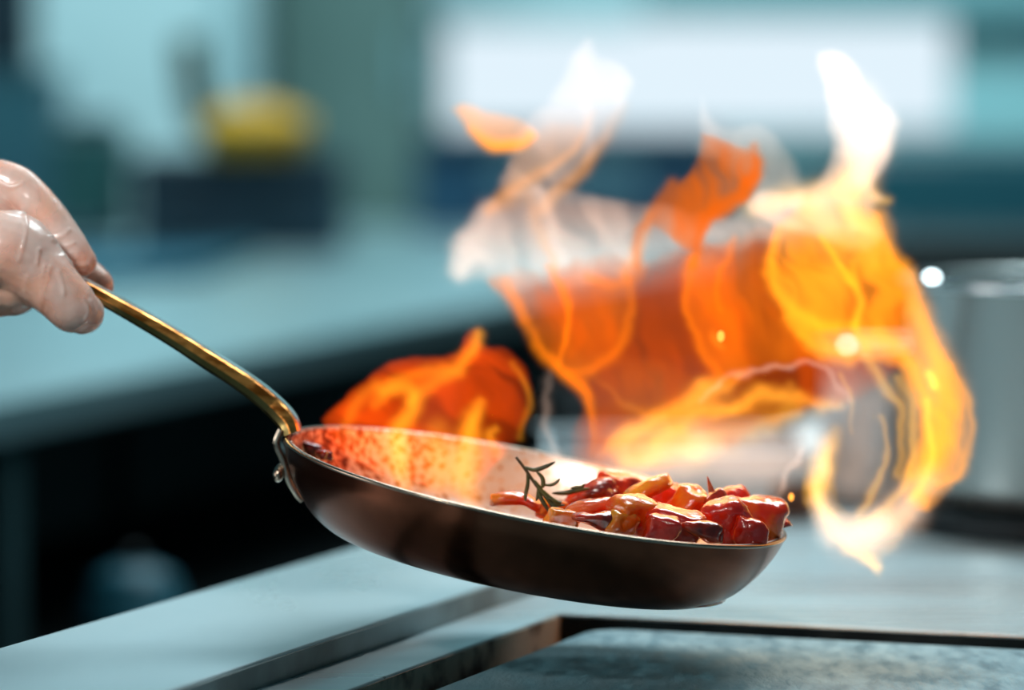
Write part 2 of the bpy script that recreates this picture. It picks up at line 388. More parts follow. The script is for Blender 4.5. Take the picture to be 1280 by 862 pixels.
# griddle plate with a rounded corner
cl = P(548, 862, ZG)
bg = bof(P(650, 820, ZG)); ag = (P(1000, 797, ZG) - O).dot(ax)
M_grid = mat('griddle_iron', lin(112, 146, 158), .5, .3, col2=lin(152, 184, 192), scale=95, lo=.36, hi=.66, bump=.9, bscale=170, rvar=.14, stretch=(1, .3, 1), detail=10)
c = .02; gp = []
for i in range(9):
    t = R(180 - i * 90 / 8); gp.append(pt(ag - c + c * math.sin(t), bg + c + c * math.cos(t)))
gp = [pt(aN + .01, bg)] + gp + [pt(ag, bR - .02), pt(aN + .01, bR - .02)]
gr = shift(obj('griddle_plate', prism(gp, ZG - .022, ZG, .0016), M_grid, st), st)
gr['label'] = 'worn blue grey iron griddle plate'
shift(obj('stove_body', prism([pt(A0 + .01, bl + .012), pt(A0 + .01, bR - .01), pt(A1 - .01, bR - .01), pt(A1 - .01, bl + .012)], .05, ZS - .056), M_body, st), st)

# things at the back of the stove
M_pot = mat('pot_steel', lin(184, 192, 190), .24, .72, col2=lin(160, 172, 172), scale=14, stretch=(1, 1, .05))
M_burn = mat('cast_iron', lin(10, 22, 28), .5, .3, col2=lin(16, 30, 36), scale=30)
def burner(px, py, d, r, label):
    c0 = W(px, py, d); c0.z = ZS
    rt = empty('burner_ring', c0, label, 'burner')
    obj('ring', lathe([(r, 0), (r, .012), (r - .012, .015), (r - .02, .012), (r - .02, 0)], 64, True), M_burn, rt, True)
    obj('burner_cap', lathe([(0, .011), (r * .4, .011), (r * .45, .006), (r * .45, 0), (0, 0)], 48), M_burn, rt, True)
    for k in range(4):
        a = math.pi / 2 * k + .5
        obj('support_bar', box(math.cos(a) * r * .7, math.sin(a) * r * .7, .011, r * .55, .008, .008, .002, a), M_burn, rt)
    return c0
g0 = P(1390, 652, ZS); d0 = (g0 - CAM).dot(FWD)
c0 = burner(1390, 652, d0, .135, 'black burner ring under the large pot at right')
pr = pot('cooking_pot', 1390, 652, d0, .122, .130, M_pot, 'large shiny steel pot at the right edge behind the flames', 'pot', handles=False, zbase=ZS + .015)
pr.location = (c0.x, c0.y, ZS + .016)
g1 = P(1112, 622, ZS); d1 = (g1 - CAM).dot(FWD)
ps = pot('saucepan', 1112, 622, d1, .043, .098, mat('saucepan_steel', lin(226, 234, 238), .3, .3, col2=lin(204, 216, 222), scale=14, stretch=(1, 1, .05)), 'smaller steel pot half hidden behind the flames', 'pot', handles=False)
ps.location = (g1.x, g1.y, ZS + .0005)
# small polished facets added to the pots, tilted to mirror the ceiling lamp as glints
for root_, px_, py_ in ((pr, 1165, 346), (ps, 1060, 431)):
    cw = W(px_, py_, 2.0); dv = (cw - CAM).normalized(); cc0 = Vector(root_.location)
    rr0 = .127 if root_ is pr else .048
    # first point of the view ray on the pot wall
    a_ = dv.x ** 2 + dv.y ** 2; b_ = 2 * (dv.x * (CAM.x - cc0.x) + dv.y * (CAM.y - cc0.y)); c_ = (CAM.x - cc0.x) ** 2 + (CAM.y - cc0.y) ** 2 - rr0 ** 2
    disc = max(0, b_ * b_ - 4 * a_ * c_); tt_ = (-b_ - math.sqrt(disc)) / (2 * a_); hit = CAM + dv * tt_
    hv = ((CAM - hit).normalized() + (Vector((.5, 3.4, 2.9)) - hit).normalized()).normalized()
    bm = lathe([(0, -.003), (.0032, -.003), (.0036, -.0006), (.0030, 0), (0, 0)], 24)
    bmesh.ops.rotate(bm, cent=(0, 0, 0), matrix=hv.to_track_quat('Z', 'Y').to_matrix(), verts=bm.verts)
    bmesh.ops.translate(bm, vec=hit - cc0, verts=bm.verts)
    obj('rivet', bm, M_glint, root_)
# shallow steel tray between the pots and the pan
g2 = P(850, 648, ZS); d2 = (g2 - CAM).dot(FWD)
ta = P(690, 640, ZS); tb = P(1010, 652, ZS)
tr = empty('steel_tray', (g2.x, g2.y + .09, ZS), 'low bright steel tray on the stove behind the pan', 'tray')
wt = (tb - ta).length
bm = bmesh.new()
hh = .038
for (x0_, x1_, y0_, y1_, z0_, z1_) in ((-wt/2, wt/2, -.09, -.087, 0, hh), (-wt/2, wt/2, .087, .09, 0, hh), (-wt/2, -wt/2 + .003, -.087, .087, 0, hh),
                                (wt/2 - .003, wt/2, -.087, .087, 0, hh), (-wt/2 + .003, wt/2 - .003, -.087, .087, 0, .003),
                                (-wt/2 - .006, wt/2 + .006, -.097, -.086, hh, hh + .002), (-wt/2 - .006, wt/2 + .006, .086, .097, hh, hh + .002)):
    addbox(bm, x0_, x1_, y0_, y1_, z0_, z1_)
obj('tray_body', bm, mat('bright_tray_steel', lin(232, 240, 244), .35, .3, col2=lin(196, 214, 220), scale=8), tr)
obj('label_strip', box(wt * .42, -.0915, .012, wt * .16, .003, .02, .001), mat('brown_scorch', lin(104, 66, 50), .6, col2=lin(80, 48, 36), scale=40), tr)

# ------------------------------------------------------------------ frying pan
PD = 2.0
pcn = W(669, 606, PD)
pan = empty('frying_pan', pcn, 'copper brown frying pan with steel inside and long brass handle, held tilted', 'pan')
ROT = Matrix.Rotation(R(11.1), 4, 'Y') @ Matrix.Rotation(R(2.0), 4, 'X')
pan.rotation_euler = ROT.to_euler()
RI = .1196; DP = .0375
prof_out = crom([(.083, -DP), (.092, -DP + .0012), (.102, -DP + .0075), (.1105, -DP + .0175), (.1165, -.0095), (RI, -.0006)], 6)
def mkprof():
    o_ = [(0, -DP), (.04, -DP)] + [(float(p[0]), float(p[1])) for p in prof_out] + [(RI + .0002, 0), (RI - .0012, .0004), (RI - .0022, -.0002)]
    i_ = [(float(p[0]) - .0028, float(p[1]) + .0026) for p in prof_out[::-1][1:]] + [(.04, -DP + .0026), (0, -DP + .0026)]
    return o_, i_
po, pi_ = mkprof()
# copper outside
mc, N, L = nodes('copper_brown_metal'); b = N['Principled BSDF']; b.inputs['Metallic'].default_value = 1; b.inputs['Roughness'].default_value = .24
tc = N.new('ShaderNodeTexCoord'); n = N.new('ShaderNodeTexNoise'); n.inputs['Scale'].default_value = 22; n.inputs['Detail'].default_value = 5
r = N.new('ShaderNodeValToRGB'); r.color_ramp.elements[0].position = .35; r.color_ramp.elements[0].color = (.27, .085, .045, 1)
r.color_ramp.elements[1].position = .75; r.color_ramp.elements[1].color = (.10, .03, .015, 1)
L.new(tc.outputs['Object'], n.inputs['Vector']); L.new(n.outputs['Fac'], r.inputs[0]); L.new(r.outputs[0], b.inputs['Base Color'])
M_cop = mc
# steel inside with burnt specks, thicker towards the handle
mi, N, L = nodes('scorched_steel'); b = N['Principled BSDF']; b.inputs['Metallic'].default_value = .75; b.inputs['Roughness'].default_value = .38
tc = N.new('ShaderNodeTexCoord'); n = N.new('ShaderNodeTexNoise'); n.inputs['Scale'].default_value = 280; n.inputs['Detail'].default_value = 8
n2 = N.new('ShaderNodeTexNoise'); n2.inputs['Scale'].default_value = 28; n2.inputs['Detail'].default_value = 3
sx = N.new('ShaderNodeSeparateXYZ'); mr = N.new('ShaderNodeMapRange'); mr.inputs['From Min'].default_value = -.12; mr.inputs['From Max'].default_value = .05
mr.inputs['To Min'].default_value = .13; mr.inputs['To Max'].default_value = -.13
ad = N.new('ShaderNodeMath'); ad.operation = 'ADD'; mx = N.new('ShaderNodeMath'); mx.operation = 'ADD'
ml = N.new('ShaderNodeMath'); ml.operation = 'MULTIPLY'; ml.inputs[1].default_value = .35
L.new(tc.outputs['Object'], n.inputs['Vector']); L.new(tc.outputs['Object'], n2.inputs['Vector']); L.new(tc.outputs['Object'], sx.inputs[0]); L.new(sx.outputs[0], mr.inputs['Value'])
L.new(n2.outputs['Fac'], ml.inputs[0]); L.new(n.outputs['Fac'], ad.inputs[0]); L.new(ml.outputs[0], ad.inputs[1]); L.new(ad.outputs[0], mx.inputs[0]); L.new(mr.outputs[0], mx.inputs[1])
r = N.new('ShaderNodeValToRGB'); E = r.color_ramp.elements; E[0].position = .64; E[0].color = (.62, .60, .57, 1); E[1].position = .90; E[1].color = (.10, .03, .015, 1)
e2 = E.new(.74); e2.color = (.62, .45, .30, 1); e3 = E.new(.80); e3.color = (.36, .13, .05, 1)
L.new(mx.outputs[0], r.inputs[0]); L.new(r.outputs[0], b.inputs['Base Color'])
M_in = mi
bm = lathe(po + pi_, 160)
me_i = len(po)
body = obj('pan_body', bm, [M_cop, M_in], pan, True)
for p_ in body.data.polygons:
    c_ = p_.center; rr = math.hypot(c_.x, c_.y)
    # the inside wall faces inward/up
    if p_.normal.z > .02 and (p_.normal.x * c_.x + p_.normal.y * c_.y) < .0008 * 1 or (p_.normal.z > .5): p_.material_index = 1
M_rim = mat('polished_rim_steel', (.38, .29, .22), .25, 1.)
obj('rim', lathe([(RI + .0003, -.0008), (RI + .0005, .0002), (RI - .0005, .0009), (RI - .002, .0007), (RI - .0027, -.0004), (RI - .002, -.001)], 160, True), M_rim, pan, True)
obj('base_disc', lathe([(0, -DP - .0012), (.072, -DP - .0012), (.0765, -DP - .0006), (.0795, -DP + .0006), (0, -DP + .0008)], 128), mat('blackened_base', (.03, .018, .012), .4, .8, col2=(.06, .03, .02), scale=40), pan, True)
# handle: traced in the pan's own frame
INV = (Matrix.Translation(pcn) @ ROT).inverted()
def loc(px, py, d=PD): return INV @ W(px, py, d)
M_brass_lo = mat('dark_brass', (.17, .125, .045), .3, 1., col2=(.24, .18, .07), scale=60)
M_brass_mid = mat('worn_copper_inlay', (.95, .40, .10), .34, 1., col2=(.40, .12, .02), scale=170, lo=.42, hi=.62, bump=.4, stretch=(.4, 1, 1))
M_brass_hi = mat('bright_worn_edge', (.92, .90, .86), .22, 1., col2=(.75, .62, .45), scale=90, lo=.5, hi=.7)
hp = [(366, 541, 11.5), (360, 526, 12.5), (347, 511, 13), (326, 492, 12.5), (300, 473, 12), (262, 449, 11.5), (215, 419, 11), (165, 390, 10), (125, 368, 9.5), (85, 347, 9.5), (58, 334, 9), (48, 329, 6)]
cr = crom(hp, 6)
pts = [loc(c[0], c[1] ) for c in cr]; rad = [(.0085 + .0035 * max(0, 1 - i / 14), float(c[2]) * 2.0 / F) for i, c in enumerate(cr)]
# section in (depth, height): flat bar, front upper bevel carries the worn inlay
sec = [(u, -v) for u, v in [(-.75, -1), (.75, -1), (1, -.7), (1, .6), (.6, .92), (.3, 1), (-.45, 1), (-.70, .93), (-.86, .74), (-1, .02), (-1, -.12), (-.98, -.7)][::-1]]
bm = bmesh.new(); tube(bm, pts, rad, sec=sec)
ymid = sum((v.y for v in pts)) / len(pts)
hd = obj('handle', bm, [M_brass_lo, M_brass_mid, M_brass_hi], pan)
ns = len(sec)
for i in range(len(pts) - 1):
    for kx in range(ns):
        hd.data.polygons[i * ns + kx].material_index = 0
# assign by section edge: edges towards camera (u<0)
t0 = (Vector(pts[10]) - Vector(pts[12])).normalized()
for i, p_ in enumerate(hd.data.polygons):
    if i >= (len(pts) - 1) * ns: continue
    kx = i % ns; (u0, v0), (u1, v1) = sec[kx], sec[(kx + 1) % ns]
    um, vm = (u0 + u1) / 2, -(v0 + v1) / 2
    if um < -.7 and -.06 < vm < .9: p_.material_index = 1
    elif vm > .9: p_.material_index = 2
hd['label'] = 'long brass handle with worn orange groove'
HD = hd
# bracket under the handle, hugging the outside of the wall, with rivets
bm = bmesh.new()
bp_ = [Vector(p) for p in ((-RI - .002, 0, .004), (-RI - .003, 0, -.003), (-.1183, 0, -.010), (-.1135, 0, -.0195), (-.1085, 0, -.0255), (-.1055, 0, -.0280))]
bp_ = [Vector(p) for p in crom(bp_, 5)]
tube(bm, bp_, [(.011 - .0003 * i, .0014) for i in range(len(bp_))], sec=[(-1, -.3), (-.9, -1), (.9, -1), (1, -.3), (1, .3), (.9, 1), (-.9, 1), (-1, .3)])
br_ = obj('handle_bracket', bm, mat('bracket_steel', (.45, .38, .30), .28, 1.), pan)
for (zz, yy) in ((-.0175, -.006), (-.0175, .006)):
    tt = (-zz) / DP; xx = -(.1195 - .026 * tt ** 2.2)
    bm = bmesh.new(); bmesh.ops.create_uvsphere(bm, u_segments=24, v_segments=14, radius=.0036)
    bmesh.ops.scale(bm, vec=(.7, 1, 1), verts=bm.verts); bmesh.ops.translate(bm, vec=(xx - .0042, yy, zz), verts=bm.verts)
    obj('rivet', bm, M_rim, pan, True)

# ------------------------------------------------------------------ food
def panw(x, y, z):   # pan frame -> world
    return Matrix.Translation(pcn) @ ROT @ Vector((x, y, z))
def glaze(name, c1, c2, s=60, sss=.35, rough=.22):
    return mat(name, c1, rough, 0, col2=c2, scale=s, lo=.38, hi=.62, bump=.5, bscale=180, coat=1, sss=sss)
M_red = glaze('glazed_red_pepper', (.88, .035, .003), (.60, .012, .002))
M_org = glaze('glazed_orange_pepper', (1, .20, .005), (.85, .035, .002))
M_dkr = glaze('charred_red_pepper', (.70, .04, .005), (.16, .010, .004), 90)
M_yelp = glaze('glazed_golden_pepper', (1, .40, .012), (.95, .16, .004))
M_pal = glaze('glazed_onion', (.85, .16, .03), (.8, .05, .006), 40)
sauce_c = (.5, .03, .006)
# sauce: glossy, uncountable, lies on the pan floor
bm = bmesh.new(); nr, na = 26, 72; rows = []
for i in range(nr + 1):
    row = []
    for j in range(na):
        a = 2 * math.pi * j / na; rr = i / nr
        x = .040 + rr * .058 * math.cos(a); y = -.004 + rr * .068 * math.sin(a)
        ed = 1 - rr ** 4
        z = -DP + .0034 + ed * (.006 + .010 * max(0, (x + .02) / .1)) + ed * .004 * noise.noise(Vector((x * 90, y * 90, 3)))
        row.append(bm.verts.new((x, y, z)))
    rows.append(row)
for i in range(1, nr):
    for j in range(na): bm.faces.new((rows[i][j], rows[i][(j + 1) % na], rows[i + 1][(j + 1) % na], rows[i + 1][j]))
bm.faces.new([rows[1][j] for j in range(na)][::-1])
lowr = [bm.verts.new((v.co.x * .99, v.co.y * .99, -DP + .0028)) for v in rows[nr]]
for j in range(na): bm.faces.new((rows[nr][j], rows[nr][(j + 1) % na], lowr[(j + 1) % na], lowr[j]))
bm.faces.new(lowr[::-1])
for v in rows[0]: bm.verts.remove(v)
bmesh.ops.recalc_face_normals(bm, faces=bm.faces)
sc_ = obj('tomato_sauce', bm, glaze('oily_tomato_sauce', (.55, .05, .008), (.85, .22, .02), 90), None, True)
sc_.matrix_world = Matrix.Translation(pcn) @ ROT
tag(sc_, 'oily orange red sauce pooled under the vegetables in the pan', 'sauce', kind='stuff')

def chunk(kind, seed, sx, sy, sz):
    """kind: 'dice' rounded cut block, 'strip' curved slice of pepper skin, 'wedge' """
    rnd = random.Random(seed); bm = bmesh.new()
    if kind == 'strip':
        n, mseg = 22, 14; top = []; 
        for i in range(n + 1):
            u = i / n * 2 - 1; row = []
            for j in range(mseg + 1):
                v = j / mseg * 2 - 1
                wv = math.sqrt(max(0.02, 1 - abs(u) ** 5)) * (1 + .12 * math.sin(u * 3 + seed))
                x = u; y = v * wv * .5 * sy / sx * 1.0; arch = .32 * (1 - u * u) + .22 * (1 - v * v)
                row.append((x * sx / 2, y * sx / 1.0 if 0 else v * wv * sy / 2, arch * sz))
            top.append(row)
        th = sz * .38
        g1_ = [[bm.verts.new(Vector(p) + Vector((0, 0, th / 2))) for p in row] for row in top]
        g2_ = [[bm.verts.new(Vector(p) - Vector((0, 0, th / 2))) for p in row] for row in top]
        for i in range(n):
            for j in range(mseg):
                bm.faces.new((g1_[i][j], g1_[i + 1][j], g1_[i + 1][j + 1], g1_[i][j + 1]))
                bm.faces.new((g2_[i][j], g2_[i][j + 1], g2_[i + 1][j + 1], g2_[i + 1][j]))
        for i in range(n):
            bm.faces.new((g1_[i][0], g2_[i][0], g2_[i + 1][0], g1_[i + 1][0])); bm.faces.new((g1_[i][-1], g1_[i + 1][-1], g2_[i + 1][-1], g2_[i][-1]))
        for j in range(mseg):
            bm.faces.new((g1_[0][j], g1_[0][j + 1], g2_[0][j + 1], g2_[0][j])); bm.faces.new((g1_[-1][j], g2_[-1][j], g2_[-1][j + 1], g1_[-1][j + 1]))
        amp = .05
    else:
        bmesh.ops.create_cube(bm, size=1)
        bmesh.ops.subdivide_edges(bm, edges=list(bm.edges), cuts=11, use_grid_fill=True)
        e = 4.2 if kind == 'dice' else 3.0
        for v in bm.verts:
            p = v.co * 2; l = (abs(p.x) ** e + abs(p.y) ** e + abs(p.z) ** e) ** (1 / e); p = p / l
            if kind == 'wedge': p.z *= (.62 + .38 * p.x); p.y *= 1 - .25 * p.x * p.x
            p.x += .18 * math.sin(p.z * 1.6 + seed); p.y += .14 * math.sin(p.x * 1.9 + seed * 2)
            v.co = Vector((p.x * sx / 2, p.y * sy / 2, p.z * sz / 2))
        amp = .10
    bmesh.ops.recalc_face_normals(bm, faces=bm.faces); bm.normal_update()
    s = (sx + sy + sz) / 3
    for v in bm.verts:
        q = v.co / s * 2.2 + Vector((seed * 3.1, 0, 0))
        v.co += v.normal * s * amp * (noise.noise(q) + .4 * noise.noise(q * 2.7))
    return bm
def food(name, px, py, d, kind, size, m, label, cat, rot=(0, 0, 0), seed=0, group=None):
    o = obj(name, chunk(kind, seed, *size), m, None, True)
    o.location = W(px, py, d); o.rotation_euler = [R(a) for a in rot]
    return tag(o, label, cat, group)
G = 'glazed pepper pieces in the frying pan'
mm = .001
items = [
 ('pepper_chunk', 937, 640, 1.985, 'wedge', (.030, .024, .027), M_org, 'big orange and red pepper chunk at the right end of the pile', 'pepper', (0, 18, 15), 1),
 ('pepper_chunk', 908, 652, 1.965, 'dice', (.020, .018, .022), M_red, 'red pepper chunk just left of the big orange end chunk', 'pepper', (10, -25, 20), 2),
 ('pepper_strip', 806, 622, 1.99, 'strip', (.030, .014, .010), M_yelp, 'golden pepper strip leaning up with a white glare on top', 'pepper', (12, -32, 8), 3),
 ('pepper_chunk', 800, 648, 1.955, 'dice', (.027, .020, .019), M_org, 'orange pepper chunk at the middle of the pan front', 'pepper', (15, 14, 30), 4),
 ('pepper_chunk', 845, 652, 1.95, 'wedge', (.030, .020, .020), M_red, 'wide red pepper chunk at the front, middle of the pile', 'pepper', (5, 22, -12), 5),
 ('pepper_chunk', 861, 634, 1.99, 'dice', (.017, .018, .018), M_org, 'small rounded orange pepper cube behind the wide red chunk', 'pepper', (20, 10, 40), 6),
 ('pepper_strip', 741, 622, 2.01, 'strip', (.026, .016, .011), M_dkr, 'charred dark red pepper strip at the back beside the rosemary', 'pepper', (14, -24, -20), 7),
 ('pepper_chunk', 772, 616, 2.03, 'dice', (.021, .018, .018), M_dkr, 'dark red pepper chunk behind the golden strip', 'pepper', (0, 12, 30), 8),
 ('onion_piece', 737, 640, 1.965, 'strip', (.025, .012, .008), M_pal, 'pale glazed onion piece in front of the rosemary foot', 'onion', (20, -14, 12), 9),
 ('pepper_chunk', 748, 652, 1.945, 'wedge', (.022, .016, .013), M_dkr, 'dark charred pepper wedge low at the front below the onion', 'pepper', (0, 10, 10), 10),
 ('pepper_strip', 644, 631, 1.99, 'strip', (.024, .012, .009), M_org, 'flat orange red pepper strip with a charred spot, leftmost in the pan', 'pepper', (5, 8, 5), 11),
 ('pepper_chunk', 892, 636, 1.98, 'wedge', (.018, .014, .018), M_dkr, 'dark red pepper wedge under the standing chilli tip', 'pepper', (12, -30, 0), 12),
 ('carrot_piece', 775, 655, 1.945, 'dice', (.015, .012, .012), M_yelp, 'bright golden cube at the front rim below the golden strip', 'carrot', (0, 12, 25), 13),
 ('carrot_piece', 700, 648, 1.955, 'dice', (.014, .012, .009), M_yelp, 'small golden cube right of the flat leftmost strip', 'carrot', (0, 10, 15), 14),
 ('pepper_chunk', 831, 628, 2.02, 'dice', (.018, .016, .018), M_red, 'red pepper cube at the back right of the golden strip', 'pepper', (10, 10, 15), 15),
 ('pepper_chunk', 912, 628, 2.01, 'wedge', (.022, .018, .020), M_red, 'red pepper wedge at the back right behind the chilli tip', 'pepper', (10, -10, -25), 16),
 ('pepper_chunk', 880, 662, 1.94, 'wedge', (.022, .014, .013), M_dkr, 'low dark red wedge pressed against the front rim right of centre', 'pepper', (0, 14, 10), 17),
 ('onion_piece', 968, 662, 2.0, 'strip', (.015, .020, .008), M_pal, 'pale textured onion flake at the right tip of the pan', 'onion', (0, -30, 20), 18),
 ('pepper_chunk', 690, 636, 2.00, 'dice', (.013, .012, .010), M_yelp, 'golden orange bit directly behind the rosemary foot', 'pepper', (0, 10, 30), 19),
 ('pepper_chunk', 826, 660, 1.935, 'dice', (.015, .012, .012), M_red, 'small red cube at the front rim under the wide red chunk', 'pepper', (0, 10, 0), 20),
 ('pepper_chunk', 935, 664, 1.955, 'dice', (.016, .014, .013), M_red, 'small red cube under the big orange end chunk', 'pepper', (0, 20, 10), 21),
 ('burnt_bit', 392, 562, 2.03, 'dice', (.010, .008, .006), M_dkr, 'dark burnt crumb in the pan beside the handle', 'crumb', (0, 20, 0), 22),
 ('burnt_bit', 406, 569, 2.01, 'dice', (.007, .007, .005), M_dkr, 'smaller burnt crumb right of the one beside the handle', 'crumb', (0, 10, 40), 23),
]
for it in items:
    nm, px, py, d, kd, sz, m, lb, ct, rt_, sd = it
    food(nm, px, py, d, kd, sz, m, lb, ct, rt_, sd, G if ct == 'pepper' else None)
# chilli tip standing up
bm = bmesh.new(); pts = [W(*p) for p in crom([(898, 645, 1.985), (894, 628, 1.985), (889, 612, 1.985), (884, 595, 1.985)], 5)]
cc = pts[0].copy(); pts = [p - cc for p in pts]
tube(bm, pts, [.0026 * (1 - (i / (len(pts) - 1)) ** 1.6) + .0002 for i in range(len(pts))], 12)
o = obj('chilli_tip', bm, glaze('dried_chilli', (.45, .09, .01), (.25, .03, .005), 90), None, True); o.location = cc
tag(o, 'thin brown orange chilli tip standing upright near the right end', 'chilli')
# rosemary
M_ros = mat('rosemary_green', (.04, .045, .010), .4, 0, col2=(.12, .11, .02), scale=120, coat=.3)
M_rst = mat('rosemary_stem', (.05, .035, .018), .5, 0, col2=(.10, .07, .03), scale=120)
rb0 = W(703, 640, 1.98)
ro = empty('rosemary_sprig', rb0, 'dark green rosemary sprig standing in the pan', 'rosemary')
def leaf(name, pl, r0, m, tip=.12, d=1.98, seg=8):
    pts = [W(p[0], p[1], p[2] if len(p) > 2 else d) - rb0 for p in pl]
    pts = [Vector(p) for p in crom(pts, 6)]; n = len(pts) - 1
    bm = bmesh.new()
    tube(bm, pts, [((r0 * (tip + (1 - tip) * math.sin(math.pi * min(1, (i / n) * .92 + .06)) ** .6)) * 1.2, r0 * (tip + (1 - tip) * math.sin(math.pi * min(1, (i / n) * .92 + .06)) ** .6)) for i in range(n + 1)], seg)
    return obj(name, bm, m, ro, True)
leaf('stem', [(645, 571), (655, 584), (668, 603), (680, 618), (691, 630), (702, 642)], .0008, M_rst, .7)
for pl, r0 in (([(654, 583), (668, 587), (682, 583), (694, 577)], .0011), ([(659, 590), (660, 603), (657, 618), (657, 626)], .0010),
               ([(671, 589), (678, 597), (679, 606), (676, 609)], .0011), ([(676, 605), (688, 606), (695, 603), (700, 598)], .0008),
               ([(672, 608), (675, 620), (682, 632), (687, 640)], .0011), ([(678, 612), (688, 622), (698, 628), (702, 627)], .0011),
               ([(668, 600), (676, 612), (684, 622), (692, 636)], .0012), ([(684, 624), (692, 632), (699, 638), (704, 642)], .0011),
               ([(672, 612), (672, 620), (670, 626)], .0008), ([(690, 628), (698, 631), (706, 631)], .0007), ([(688, 628), (694, 640), (696, 646)], .001)):
    leaf('leaf', pl, r0, M_ros)
lv0 = W(710, 614, 1.99)
for pl, r0, lb in (([(690, 616), (705, 616), (720, 613), (737, 610)], .0012, 'loose green rosemary needle lying right of the sprig'),
                   ([(713, 610), (720, 609), (727, 608), (731, 604)], .0009, 'short dark rosemary needle just above the longer loose one')):
    bm = bmesh.new(); pts = [W(p[0], p[1], 1.995) for p in pl]; c_ = pts[1].copy(); pts = [Vector(p) - c_ for p in crom(pts, 6)]; n = len(pts) - 1
    tube(bm, pts, [r0 * (.2 + .8 * math.sin(math.pi * i / n) ** .6) for i in range(n + 1)], 8)
    o = obj('rosemary_needle', bm, M_ros, None, True); o.location = c_; tag(o, lb, 'rosemary')

# ------------------------------------------------------------------ gloved hand
HB = W(-40, 320, 2.0)
pe = None
def cap(bm, pts, n=7, seg=20):
    """chain of tapering spheres hulled into a tube with round ends"""
    P_ = crom([(*(W(p[0], p[1], p[2]) - HB), p[3]) for p in pts], n)
    ctr_ = [Vector(p[:3]) for p in P_]; rr = [float(p[3]) for p in P_]
    t = (ctr_[-1] - ctr_[-2]).normalized(); ext, er = [], []
    for a in (20, 40, 60, 75, 86): ext.append(ctr_[-1] + t * rr[-1] * math.sin(R(a))); er.append(rr[-1] * math.cos(R(a)))
    t2 = (ctr_[0] - ctr_[1]).normalized(); pre, pr_ = [], []
    for a in (86, 75, 60, 40, 20): pre.append(ctr_[0] + t2 * rr[0] * math.sin(R(a))); pr_.append(rr[0] * math.cos(R(a)))
    tube(bm, pre + ctr_ + ext, pr_ + rr + er, seg, up=Vector((0, 1, .02)))
bm = bmesh.new()
m_ = .001
# palm and heel of the hand, knuckles, forearm (left of the frame)
cap(bm, [(-330, 380, 2.02, .030), (-230, 350, 2.02, .028), (-150, 330, 2.018, .031), (-70, 306, 2.018, .033), (-22, 285, 2.018, .028)])
cap(bm, [(-70, 250, 2.03, .026), (-25, 262, 2.03, .022)])
# thumb: metacarpal, knuckle, pad; pressed on the near side of the handle
cap(bm, [(-90, 350, 1.995, .024), (-30, 325, 1.985, .0195), (14, 318, 1.979, .0200), (45, 340, 1.977, .0155), (72, 364, 1.976, .0128), (92, 384, 1.978, .0120), (103, 391, 1.981, .0100)])
cap(bm, [(-60, 352, 1.990, .022), (-20, 352, 1.986, .018), (14, 356, 1.984, .0145)])
# index finger over the top of the handle
cap(bm, [(-60, 262, 2.022, .0180), (-15, 230, 2.012, .0115), (18, 233, 2.006, .0102), (47, 257, 2.002, .0094), (72, 287, 2.000, .0085), (92, 313, 1.998, .0076), (103, 327, 1.998, .0068)])
# middle finger behind, its tip shows past the handle
cap(bm, [(-60, 280, 2.045, .0150), (-8, 268, 2.045, .0105), (45, 292, 2.043, .0098), (85, 328, 2.034, .0088), (106, 344, 2.024, .0086), (121, 356, 2.019, .0080)])
# ring and little finger curled further back
cap(bm, [(-70, 300, 2.055, .0145), (-15, 290, 2.060, .0098), (35, 312, 2.056, .0090), (68, 340, 2.042, .0080), (84, 358, 2.028, .0068)])
cap(bm, [(-80, 320, 2.060, .0130), (-35, 310, 2.066, .0085), (5, 325, 2.060, .0078), (32, 345, 2.044, .0068), (42, 352, 2.034, .006)])
me = bpy.data.meshes.new('hand'); bm.to_mesh(me); bm.free()
hand0 = bpy.data.objects.new('tmp_hand', me); C.objects.link(hand0)
md = hand0.modifiers.new('r', 'REMESH'); md.mode = 'VOXEL'; md.voxel_size = .00095
md = hand0.modifiers.new('s', 'SMOOTH'); md.iterations = 7; md.factor = .6
dg = bpy.context.evaluated_depsgraph_get()
hm = bpy.data.meshes.new_from_object(hand0.evaluated_get(dg)); bpy.data.objects.remove(hand0)
hm.polygons.foreach_set('use_smooth', [True] * len(hm.polygons))
M_skin = mat('skin', (.95, .52, .36), .5, 0, col2=(.88, .36, .20), scale=55, lo=.35, hi=.7, sss=.25, bump=.15, bscale=300)
pe = bpy.data.objects.new('person', hm); C.objects.link(pe); pe.location = HB; hm.materials.clear(); hm.materials.append(M_skin)
tag(pe, 'person whose gloved hand grips the pan handle at the left edge', 'person')
# thin clear glove over the skin with folds
gm = hm.copy(); gm.name = 'glove'
nv = len(gm.vertices); cos = np.empty(nv * 3); gm.vertices.foreach_get('co', cos); cos = cos.reshape(-1, 3)
nrm = np.empty(nv * 3); gm.vertices.foreach_get('normal', nrm); nrm = nrm.reshape(-1, 3)
